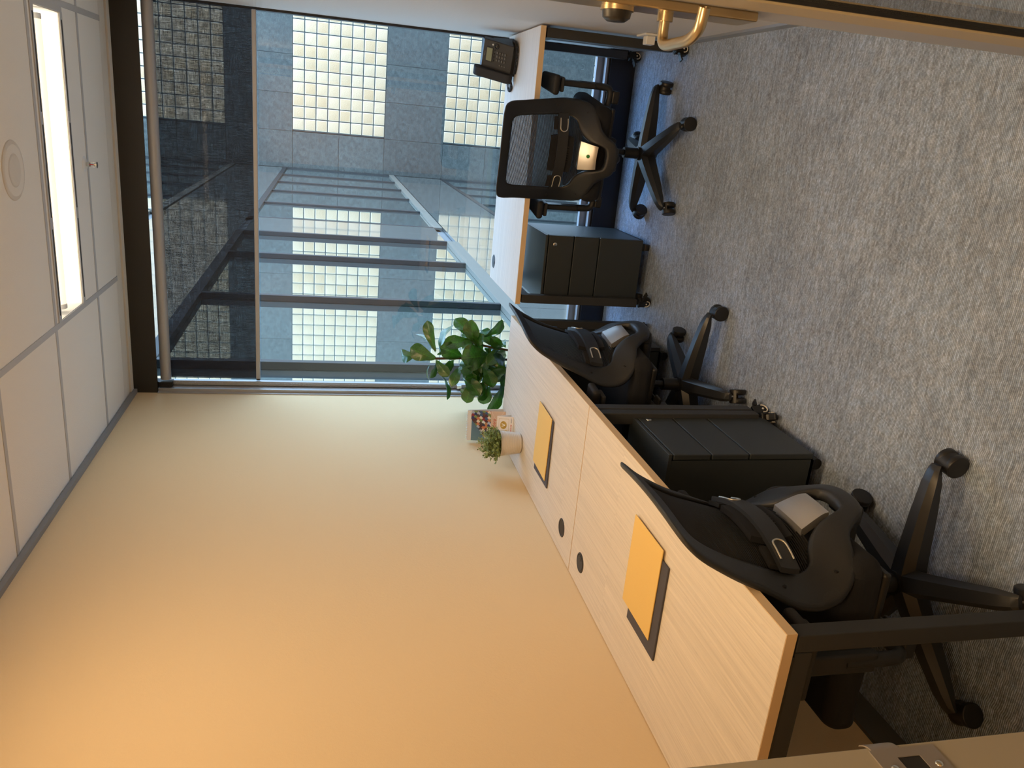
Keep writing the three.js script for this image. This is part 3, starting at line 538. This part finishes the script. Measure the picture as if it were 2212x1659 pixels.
{ // small potted plant
  const g = thing('potted_plant', 'small bushy green plant in ribbed white pot', 'potted plant', [0.152, Y0, 1.07]);
  const pr = [[0, 0.001], [0.044, 0.001], [0.047, 0.004]]; for (let i = 0; i < 11; i++) { const y = 0.006 + i * 0.0086, r = 0.048 + 0.012 * (y / 0.1); pr.push([r, y], [r + 0.0016, y + 0.0043], [r, y + 0.0082]); }
  pr.push([0.0625, 0.101], [0.064, 0.104], [0.062, 0.106], [0.058, 0.104], [0.055, 0.09], [0, 0.09]);
  mesh('pot', lathe(pr, 48), M.pot, g);
  mesh('soil', cyl(0.055, 0.055, 0.004, 0, 0.091, 0, 28), M.soil, g);
  const green = std(lin(0.27, 0.36, 0.13), 0.55, 0, { side: THREE.DoubleSide });
  const acc = [], stems = [];
  const leaf = (l, w) => { const q = new THREE.BufferGeometry(); q.setAttribute('position', new THREE.Float32BufferAttribute([0, 0, 0, w, l * 0.5, 0.001, 0, l * 0.55, -0.0014, -w, l * 0.5, 0.001, 0, l, 0.002], 3)); q.setIndex([0, 1, 2, 0, 2, 3, 1, 4, 2, 2, 4, 3]); q.computeVertexNormals(); return q; };
  for (let s = 0; s < 130; s++) { // sprigs filling a low dome
    const a = rr(0, 6.283), ph = Math.acos(rr(-0.1, 1)), b = V(Math.cos(a) * 0.03 * rnd(), 0.092, Math.sin(a) * 0.03 * rnd());
    const R = rr(0.6, 1.06), tip = V(Math.cos(a) * Math.sin(ph) * 0.088 * R, 0.118 + Math.cos(ph) * 0.085 * R, Math.sin(a) * Math.sin(ph) * 0.088 * R);
    stems.push(tube([b, b.clone().lerp(tip, 0.5).add(V(0, 0.006, 0)), tip], 0.0007, 5, 4));
    for (let k = 0; k < 18; k++) {
      const f = 0.3 + 0.75 * k / 18, p = b.clone().lerp(tip, f), az = rr(0, 6.283), tilt = rr(0.2, 1.5), l = rr(0.010, 0.018);
      const q = leaf(l, l * 0.27); q.rotateX(tilt); q.rotateY(az); q.translate(p.x, p.y, p.z); acc.push(q);
    }
  }
  mesh('stems', stems, green, g).userData.kind = 'stuff';
  mesh('foliage', acc, green, g).userData.kind = 'stuff';
}
{ // desk calendar
  const g = thing('desk_calendar', 'spiral desk calendar with collage cover behind the small potted plant', 'calendar', [0.095, Y0, 0.70], 0.12);
  const print = canvasTex(512, 640, (c, w, h) => {
    const gr = c.createLinearGradient(0, 0, w, h * 0.5); gr.addColorStop(0, '#6f93a6'); gr.addColorStop(1, '#3a5a7c'); c.fillStyle = gr; c.fillRect(0, 0, w, h);
    c.fillStyle = '#dfe0e6'; c.fillRect(0, 0, w, 70);
    const pal = ['#2a3a70', '#8a3340', '#b98a66', '#3f5c88', '#e3d7cf', '#5c4a44', '#7a8f5a', '#a9b6cf', '#54303a', '#c77f5d', '#39425e', '#dfe6ee'];
    let s = 5; const r = () => (s = (s * 16807) % 2147483647) / 2147483647;
    c.save(); c.beginPath(); c.moveTo(w, 60); c.lineTo(w, h * 0.62); c.lineTo(w * 0.22, h * 0.62); c.lineTo(w * 0.05, h * 0.5); c.lineTo(w * 0.72, 60); c.closePath(); c.clip();
    for (let i = -8; i < 18; i++) for (let j = 0; j < 9; j++) { c.fillStyle = pal[Math.floor(r() * pal.length)]; c.beginPath(); const x = w - i * 46 - j * 30, y = 40 + j * 46; c.moveTo(x, y); c.lineTo(x + 52, y + 44); c.lineTo(x + 6, y + 90); c.lineTo(x - 46, y + 44); c.fill(); }
    c.restore();
    c.fillStyle = '#d9bda9'; c.fillRect(0, h * 0.62, w, h * 0.38);
    c.fillStyle = '#20242c'; c.beginPath(); c.arc(w * 0.38, h * 0.60, 42, 0, 7); c.fill(); c.strokeStyle = '#fff'; c.lineWidth = 9; c.stroke(); c.fillStyle = '#fff'; c.beginPath(); c.arc(w * 0.38, h * 0.60, 16, 0, 7); c.fill();
    c.strokeStyle = '#ead9cd'; c.lineWidth = 5; c.beginPath(); c.moveTo(w, h * 0.62); c.lineTo(w * 0.66, h * 0.78); c.lineTo(w, h * 0.97); c.stroke();
    c.fillStyle = '#c0503f'; c.font = 'bold 62px sans-serif'; c.fillText('Servcorp', w * 0.24, h * 0.745);
  });
  const W = 0.16, Hc = 0.195, page = new THREE.BoxGeometry(W, Hc, 0.004).translate(0, Hc / 2, 0);
  mesh('cover', [page.rotateX(-0.14).translate(0, 0, 0.03)], [0, 1, 2, 3, 4, 5].map(i => i === 4 ? std(0xffffff, 0.5, 0, { map: print }) : M.white)[4], g);
  mesh('back_board', new THREE.BoxGeometry(W, Hc, 0.003).translate(0, Hc / 2, 0).rotateX(0.14).translate(0, 0, -0.03), M.white, g);
  const rings = []; for (let i = 0; i < 16; i++) rings.push(new THREE.TorusGeometry(0.006, 0.0012, 6, 14).rotateY(Math.PI / 2).translate(-W / 2 + 0.012 + i * 0.009, Hc - 0.003, 0));
  mesh('spiral_binding', rings, M.white, g);
}
{ // card in front of the calendar
  const g = thing('greeting_card', 'white card with gold V roundel leaning behind the ribbed pot', 'card', [0.168, Y0, 0.905], 0.18);
  const print = canvasTex(384, 384, (c, w, h) => {
    c.fillStyle = '#efe9ea'; c.fillRect(0, 0, w, h); c.fillStyle = '#e6cf9a'; c.fillRect(20, h * 0.5, 100, 50); c.strokeStyle = '#b9ad93'; c.lineWidth = 6; c.strokeRect(w * 0.28, h * 0.12, w * 0.6, h * 0.6);
    const gr = c.createLinearGradient(w * 0.3, h * 0.2, w * 0.8, h * 0.7); gr.addColorStop(0, '#d8b866'); gr.addColorStop(0.5, '#b5923e'); gr.addColorStop(1, '#dcc070'); c.fillStyle = gr; c.beginPath(); c.arc(w * 0.56, h * 0.40, w * 0.2, 0, 7); c.fill();
    c.fillStyle = '#fff'; c.font = 'bold 110px sans-serif'; c.textAlign = 'center'; c.fillText('V', w * 0.56, h * 0.5);
    c.textAlign = 'left'; c.fillStyle = '#c8453c'; c.font = 'bold 52px sans-serif'; c.fillText('Servcorp', w * 0.04, h * 0.9); c.fillStyle = '#9a9aa6'; c.fillRect(w * 0.68, h * 0.84, w * 0.26, 10); c.fillRect(w * 0.68, h * 0.89, w * 0.2, 8);
  });
  mesh('card_face', new THREE.BoxGeometry(0.10, 0.082, 0.002).translate(0, 0.041, 0).rotateX(-0.35), std(0xffffff, 0.55, 0, { map: print }), g);
  mesh('card_back', new THREE.BoxGeometry(0.10, 0.082, 0.002).translate(0, 0.041, 0).rotateX(0.35).translate(0, 0, -0.056), M.white, g);
}
{ // telephone
  const g = thing('desk_telephone', 'black desk telephone with green display on the window desk', 'telephone', [1.905, Y0, 0.205], -0.36);
  const side = (pts, w, x) => { const s = new THREE.Shape(pts.map(p => new THREE.Vector2(p[0], p[1]))); return new THREE.ExtrudeGeometry(s, { depth: w - 0.008, bevelEnabled: true, bevelSize: 0.004, bevelThickness: 0.004, bevelSegments: 3 }).rotateY(-Math.PI / 2).translate(x + w - 0.004, 0, 0); };
  // profile in (z, y): slanted face
  mesh('body', [side([[0.055, 0.022], [0.062, 0.028], [-0.025, 0.158], [-0.045, 0.162], [-0.060, 0.15], [0.010, 0.022]], 0.185, -0.105)], M.black, g);
  mesh('stand', [side([[0.05, 0.004], [0.055, 0.018], [0.0, 0.03], [-0.03, 0.11], [-0.05, 0.11], [-0.075, 0.004]], 0.15, -0.07)], M.black, g);
  // face frame: origin at lower front edge of the face, v up the slope
  const dir = V(0, 0.130, -0.087).normalize(), nor = V(0, 0.087, 0.130).normalize(), org = V(0, 0.030, 0.0645);
  const onFace = (geo, x, v, lift) => { const m = new THREE.Matrix4().makeBasis(V(1, 0, 0), dir, nor).setPosition(org.clone().addScaledVector(dir, v).addScaledVector(nor, lift).add(V(x, 0, 0))); return geo.applyMatrix4(m); };
  mesh('display', onFace(new THREE.BoxGeometry(0.062, 0.030, 0.002), 0.012, 0.122, 0.0035), std(lin(0.18, 0.20, 0.115), 0.3), g);
  mesh('display_bezel', onFace(new RoundedBoxGeometry(0.072, 0.040, 0.003, 2, 0.001), 0.012, 0.122, 0.0015), M.gasket, g);
  const keyM = std(lin(0.10, 0.095, 0.085), 0.3);
  for (let r = 0; r < 4; r++) for (let c = 0; c < 3; c++) mesh('key', onFace(new RoundedBoxGeometry(0.012, 0.0085, 0.005, 2, 0.002), -0.006 + c * 0.018, 0.034 + r * 0.0145, 0.003), keyM, g);
  for (let c = 0; c < 4; c++) mesh('soft_key', onFace(new RoundedBoxGeometry(0.009, 0.005, 0.004, 2, 0.0015), -0.012 + c * 0.0165, 0.096, 0.003), M.gasket, g);
  for (let r = 0; r < 3; r++) mesh('line_key', onFace(new RoundedBoxGeometry(0.008, 0.007, 0.004, 2, 0.0015), -0.027, 0.030 + r * 0.014, 0.003), keyM, g);
  mesh('navigation_ring', onFace(new THREE.TorusGeometry(0.011, 0.003, 8, 28), 0.058, 0.088, 0.003), M.gasket, g);
  mesh('select_key', onFace(new THREE.SphereGeometry(0.004, 12, 8), 0.058, 0.088, 0.003), keyM, g);
  mesh('round_key', onFace(new THREE.SphereGeometry(0.0045, 12, 8), 0.062, 0.108, 0.002), M.wheelMark, g);
  mesh('badge', onFace(new THREE.BoxGeometry(0.022, 0.0028, 0.001), 0.012, 0.147, 0.002), keyM, g);
  const hs = new THREE.Shape(); hs.moveTo(0.062, 0.0); hs.quadraticCurveTo(0.075, 0.012, 0.062, 0.032); hs.quadraticCurveTo(0.03, 0.085, -0.012, 0.158); hs.quadraticCurveTo(-0.028, 0.182, -0.052, 0.168); hs.quadraticCurveTo(-0.052, 0.15, -0.038, 0.135); hs.quadraticCurveTo(0.0, 0.09, 0.022, 0.028); hs.quadraticCurveTo(0.035, 0.0, 0.062, 0);
  const handset = new THREE.ExtrudeGeometry(hs, { depth: 0.034, bevelEnabled: true, bevelSize: 0.006, bevelThickness: 0.006, bevelSegments: 4, curveSegments: 16 }).rotateY(-Math.PI / 2).translate(-0.060, 0.020, 0.012);
  mesh('handset', handset, M.blackMatt, g);
  const helix = (path, turns, R, r) => { const c = new THREE.CatmullRomCurve3(path), pts = []; const N = turns * 9; for (let i = 0; i <= N; i++) { const u = i / N, p = c.getPoint(u), tg = c.getTangent(u), a = V(0, 1, 0).cross(tg).normalize(), b = tg.clone().cross(a); const q = i / 9 * 2 * Math.PI; pts.push(p.addScaledVector(a, Math.cos(q) * R).addScaledVector(b, Math.sin(q) * R)); } return new THREE.TubeGeometry(new THREE.CatmullRomCurve3(pts), N * 2, r, 5); };
  mesh('coiled_cord', [helix([V(-0.08, 0.022, 0.07), V(-0.12, 0.008, 0.062), V(-0.150, 0.008, 0.03), V(-0.135, 0.008, -0.03), V(-0.09, 0.008, -0.06)], 36, 0.0055, 0.0016), helix([V(-0.045, 0.008, 0.083), V(0.0, 0.008, 0.092), V(0.06, 0.009, 0.08), V(0.088, 0.012, 0.03), V(0.075, 0.012, -0.04)], 44, 0.006, 0.0017)], M.black, g);
}

// ------------------------------------------------------------ fiddle-leaf fig behind the desk
const LEAVES = [
[0.35,1.148,0.3,0.31,1.233,0.2,0.073,10,2],[0.337,1.051,0.33,0.387,1.195,0.3,0.088,-15,2],[0.378,1.058,0.33,0.538,1.11,0.28,0.053,25,1],[0.371,1.06,0.33,0.443,1.155,0.2,0.053,65,1],
[0.35,1.027,0.3,0.493,0.944,0.16,0.057,60,0],[0.356,0.914,0.34,0.421,1.045,0.4,0.087,10,0],[0.441,0.847,0.32,0.548,0.951,0.25,0.075,-20,2],[0.434,0.849,0.32,0.441,1.025,0.38,0.07,15,2],
[0.46,0.821,0.3,0.508,0.868,0.15,0.057,50,0],[0.46,0.819,0.3,0.581,0.715,0.4,0.049,60,0],[0.416,0.731,0.33,0.486,0.798,0.25,0.074,10,0],[0.46,0.75,0.3,0.554,0.7,0.35,0.031,65,1],
[0.412,0.688,0.33,0.491,0.776,0.42,0.057,20,0],[0.377,0.771,0.38,0.381,0.935,0.46,0.13,0,0],[0.331,0.836,0.4,0.321,0.936,0.48,0.065,50,0],[0.333,1.057,0.34,0.267,0.992,0.42,0.057,15,0],
[0.316,1.046,0.3,0.235,1.084,0.36,0.049,55,0],[0.293,1.084,0.3,0.198,1.079,0.3,0.018,75,0],[0.259,1.039,0.34,0.145,0.991,0.45,0.026,72,0],[0.311,0.912,0.36,0.223,0.981,0.46,0.048,20,0],
[0.258,0.904,0.36,0.179,0.825,0.48,0.074,15,0],[0.19,0.812,0.3,0.085,0.859,0.22,0.084,-10,2],[0.322,0.8,0.4,0.236,0.759,0.5,0.069,15,0],[0.391,0.671,0.33,0.345,0.789,0.44,0.066,30,0],
[0.24,0.678,0.38,0.087,0.772,0.5,0.039,40,0],[0.18,0.746,0.26,0.104,0.791,0.2,0.067,0,2],[0.196,0.766,0.36,0.144,0.821,0.45,0.052,35,0],[0.202,0.738,0.36,0.161,0.774,0.44,0.03,50,0],
[0.231,0.659,0.34,0.312,0.749,0.44,0.074,10,0],[0.413,0.671,0.34,0.426,0.684,0.26,0.048,10,0],[0.328,0.955,0.33,0.303,1.015,0.4,0.053,30,0],[0.437,0.857,0.34,0.436,0.929,0.44,0.052,30,0],
[0.345,0.669,0.34,0.418,0.748,0.46,0.066,5,0],[0.312,0.671,0.36,0.415,0.765,0.48,0.07,40,0],[0.331,0.932,0.3,0.326,0.98,0.24,0.04,60,0],[0.254,0.791,0.34,0.254,0.899,0.42,0.083,5,0],
[0.273,0.658,0.36,0.232,0.704,0.46,0.052,20,0],[0.361,1.05,0.33,0.378,0.985,0.25,0.039,40,0]];
for (let k = 0; k < 24; k++) { // the dense lower crown
  const st = [[0.34, 0.33], [0.40, 0.33], [0.23, 0.34]][k % 3], y = rr(0.66, 0.86), a = rr(0, 6.283), l = rr(0.10, 0.17);
  LEAVES.push([st[0] + rr(-0.02, 0.02), y, st[1] + rr(-0.02, 0.03), Math.max(0.07, st[0] + Math.cos(a) * l), y + rr(-0.03, 0.07), Math.max(0.16, st[1] + Math.sin(a) * l * 0.7), rr(0.06, 0.10), rr(0, 45), k % 7 === 3 ? 1 : 0]);
}
{
  const PX = 0.34, PZ = 0.32;
  const g = thing('fiddle_leaf_fig', 'tall fiddle-leaf fig standing in the window corner behind the desk', 'potted plant', [PX, 0, PZ]);
  mesh('pot', lathe([[0, 0], [0.10, 0], [0.105, 0.006], [0.135, 0.25], [0.14, 0.256], [0.134, 0.26], [0.128, 0.25], [0.12, 0.22], [0, 0.22]], 40), M.potDark, g);
  mesh('soil', cyl(0.121, 0.121, 0.01, 0, 0.218, 0, 30), M.soil, g);
  const P = (x, y, z) => V(x - PX, y, z - PZ);
  mesh('stem', tube([P(0.34, 0.21, 0.32), P(0.335, 0.5, 0.325), P(0.345, 0.8, 0.33), P(0.338, 1.06, 0.33)], 0.007, 24, 8), M.stem, g);
  mesh('stem', tube([P(0.36, 0.21, 0.32), P(0.385, 0.55, 0.33), P(0.417, 0.783, 0.33), P(0.445, 0.872, 0.32)], 0.0065, 24, 8), M.stem, g);
  mesh('stem', tube([P(0.32, 0.21, 0.33), P(0.25, 0.5, 0.34), P(0.215, 0.70, 0.34), P(0.20, 0.80, 0.34)], 0.006, 24, 8), M.stem, g);
  const width = [[0, 0.05], [0.12, 0.30], [0.3, 0.52], [0.5, 0.78], [0.68, 1.0], [0.84, 0.9], [0.95, 0.5], [1, 0.06]];
  LEAVES.forEach((L, li) => {
    const B = V(L[0], L[1], L[2]), T = V(L[3], L[4], L[5]), ax = T.clone().sub(B), len = ax.length(); ax.normalize();
    const eye = V(1.2, 0.5, 4.0).normalize(); let nrm = eye.clone().addScaledVector(ax, -eye.dot(ax)).normalize();
    nrm.applyAxisAngle(ax, L[7] * RAD * (li % 2 ? 1 : -1)); const sd = ax.clone().cross(nrm).normalize();
    const nu = 8, nv = 14, pos = [], uv = [], idx = [], hw = Math.max(L[6] * 1.15, len * 0.4) / 2, droop = rr(0.06, 0.16) * len, cup = rr(0.12, 0.3);
    for (let j = 0; j <= nv; j++) for (let i = 0; i <= nu; i++) {
      const v = j / nv, u = i / nu * 2 - 1, w = lerpTable(width, v) * hw, wave = Math.sin(v * 17 + li + u * 2) * 0.035 * hw * 2 * Math.abs(u);
      const p = B.clone().addScaledVector(ax, v * len).addScaledVector(sd, u * w).addScaledVector(nrm, cup * Math.abs(u) * w + wave + droop * (Math.sin(v * Math.PI) - 0.3 * v));
      pos.push(p.x - PX, p.y, p.z - PZ); uv.push(i / nu, v);
    }
    for (let j = 0; j < nv; j++) for (let i = 0; i < nu; i++) { const a = j * (nu + 1) + i; idx.push(a, a + 1, a + nu + 1, a + 1, a + nu + 2, a + nu + 1); }
    const q = new THREE.BufferGeometry(); q.setAttribute('position', new THREE.Float32BufferAttribute(pos, 3)); q.setAttribute('uv', new THREE.Float32BufferAttribute(uv, 2)); q.setIndex(idx); q.computeVertexNormals();
    mesh('leaf', q, leafMat, g);
  });
}

// ------------------------------------------------------------ wall socket, door, door frame
{
  const g = thing('wall_socket', 'white power socket with plug on the right wall under the telephone desk', 'socket', [ROOM_W, 0.245, 0.78]);
  mesh('face_plate', bx(-0.009, -0.0005, -0.037, 0.037, -0.058, 0.058, 0.002), M.white, g);
  mesh('plug', bx(-0.045, -0.009, -0.02, 0.022, -0.01, 0.036, 0.004), M.white, g);
}
{
  const d = structure('door_1', 'glazed office door standing open at the right with metal stile and lever handle', 'door');
  const X0 = 1.82, X1 = 1.862, ZE = 2.955, ZH = 3.87, HD = 2.36;
  mesh('stile', bx(X0 + 0.004, X1, 0.008, HD, ZE, ZE + 0.12, 0.003), M.doorGrey, d);
  mesh('glazing_bead', bx(X0, X1 + 0.002, 0.008, HD, ZE + 0.12, ZE + 0.20, 0.003), M.doorTan, d);
  mesh('gasket', bx(X0 + 0.004, X1 - 0.004, 0.10, HD - 0.1, ZE + 0.20, ZE + 0.204), M.gasket, d);
  mesh('glass', bx(X0 + 0.010, X1 - 0.004, 0.09, HD - 0.09, ZE + 0.204, ZH - 0.09), M.pane, d);
  mesh('hinge_stile', bx(X0 + 0.004, X1, 0.008, HD, ZH - 0.09, ZH, 0.003), M.doorGrey, d);
  mesh('rail', [bx(X0 + 0.004, X1, 0.008, 0.09, ZE + 0.2, ZH - 0.09), bx(X0 + 0.004, X1, HD - 0.09, HD, ZE + 0.2, ZH - 0.09)], M.doorGrey, d);
  const h = sub('door_handle', d, [X0, 0, 0]);
  mesh('back_plate', bx(-0.012, 0.004, 0.915, 1.30, ZE + 0.012, ZE + 0.085, 0.003), M.bronze, h);
  mesh('lever', [cyl(0.014, 0.014, 0.016, -0.018, 1.075, ZE + 0.05, 24, 'x'), tube([V(-0.012, 1.075, ZE + 0.05), V(-0.045, 1.075, ZE + 0.05), V(-0.060, 1.075, ZE + 0.056), V(-0.066, 1.075, ZE + 0.075), V(-0.066, 1.076, ZE + 0.12), V(-0.064, 1.077, ZE + 0.17), V(-0.05, 1.078, ZE + 0.205), V(-0.02, 1.078, ZE + 0.215)], 0.0095, 60, 14)], M.bronze, h);
  mesh('lock_cylinder', lathe([[0, 0.024], [0.016, 0.024], [0.024, 0.018], [0.027, 0.0]], 30).rotateZ(Math.PI / 2).translate(-0.012, 1.165, ZE + 0.05), M.black, h);
  mesh('lock_collar', cyl(0.029, 0.029, 0.01, -0.014, 1.165, ZE + 0.05, 30, 'x'), M.bronze, h);
}
{
  const f = structure('door_2', 'beige metal door frame with strike plate at the left of the doorway', 'door');
  const X = 1.0;
  mesh('jamb', [bx(0.90, X, 0, 2.38, CZ0 - 0.02, CZ0 + 0.085, 0.002), bx(0.90, X - 0.016, 0, 2.38, CZ0 + 0.088, CZ1 + 0.02)], M.jamb, f);
  mesh('jamb', [bx(1.93, 1.98, 0, 2.38, CZ0 - 0.0, CZ1 + 0.02, 0.002)], M.jamb, f);
  mesh('head', bx(0.90, 1.98, 2.36, 2.3995, CZ0 + 0.0, CZ1 + 0.02), M.jamb, f);
  const s = sub('strike_plate', f, [X, 1.035, CZ0 + 0.008]);
  mesh('plate_face', [bx(0, 0.0016, -0.040, -0.014, -0.022, 0.03), bx(0, 0.0016, 0.014, 0.040, -0.022, 0.03), bx(0, 0.0016, -0.014, 0.014, -0.022, -0.010), bx(0, 0.0016, -0.014, 0.014, 0.018, 0.03)], M.plate, s);
  const lip = new THREE.BoxGeometry(0.0016, 0.034, 0.018, 1, 2, 8).translate(0.0008, 0.020, -0.031), lp = lip.attributes.position;
  for (let i = 0; i < lp.count; i++) { const k = Math.max(0, (-0.022 - lp.getZ(i)) / 0.018); lp.setX(i, lp.getX(i) - 0.010 * k * k); }
  lip.computeVertexNormals();
  mesh('strike_lip', lip, M.plate, s);
  mesh('latch_hole', bx(-0.002, 0.0006, -0.014, 0.014, -0.010, 0.018), M.gasket, s);
  for (const y of [-0.027, 0.027]) mesh('screw', [lathe([[0, 0.0022], [0.003, 0.002], [0.0042, 0.0008], [0.0042, 0]], 18).rotateZ(-Math.PI / 2).translate(0.0014, y, 0.004)], M.chrome, s);
}
renderer.render(scene, camera);
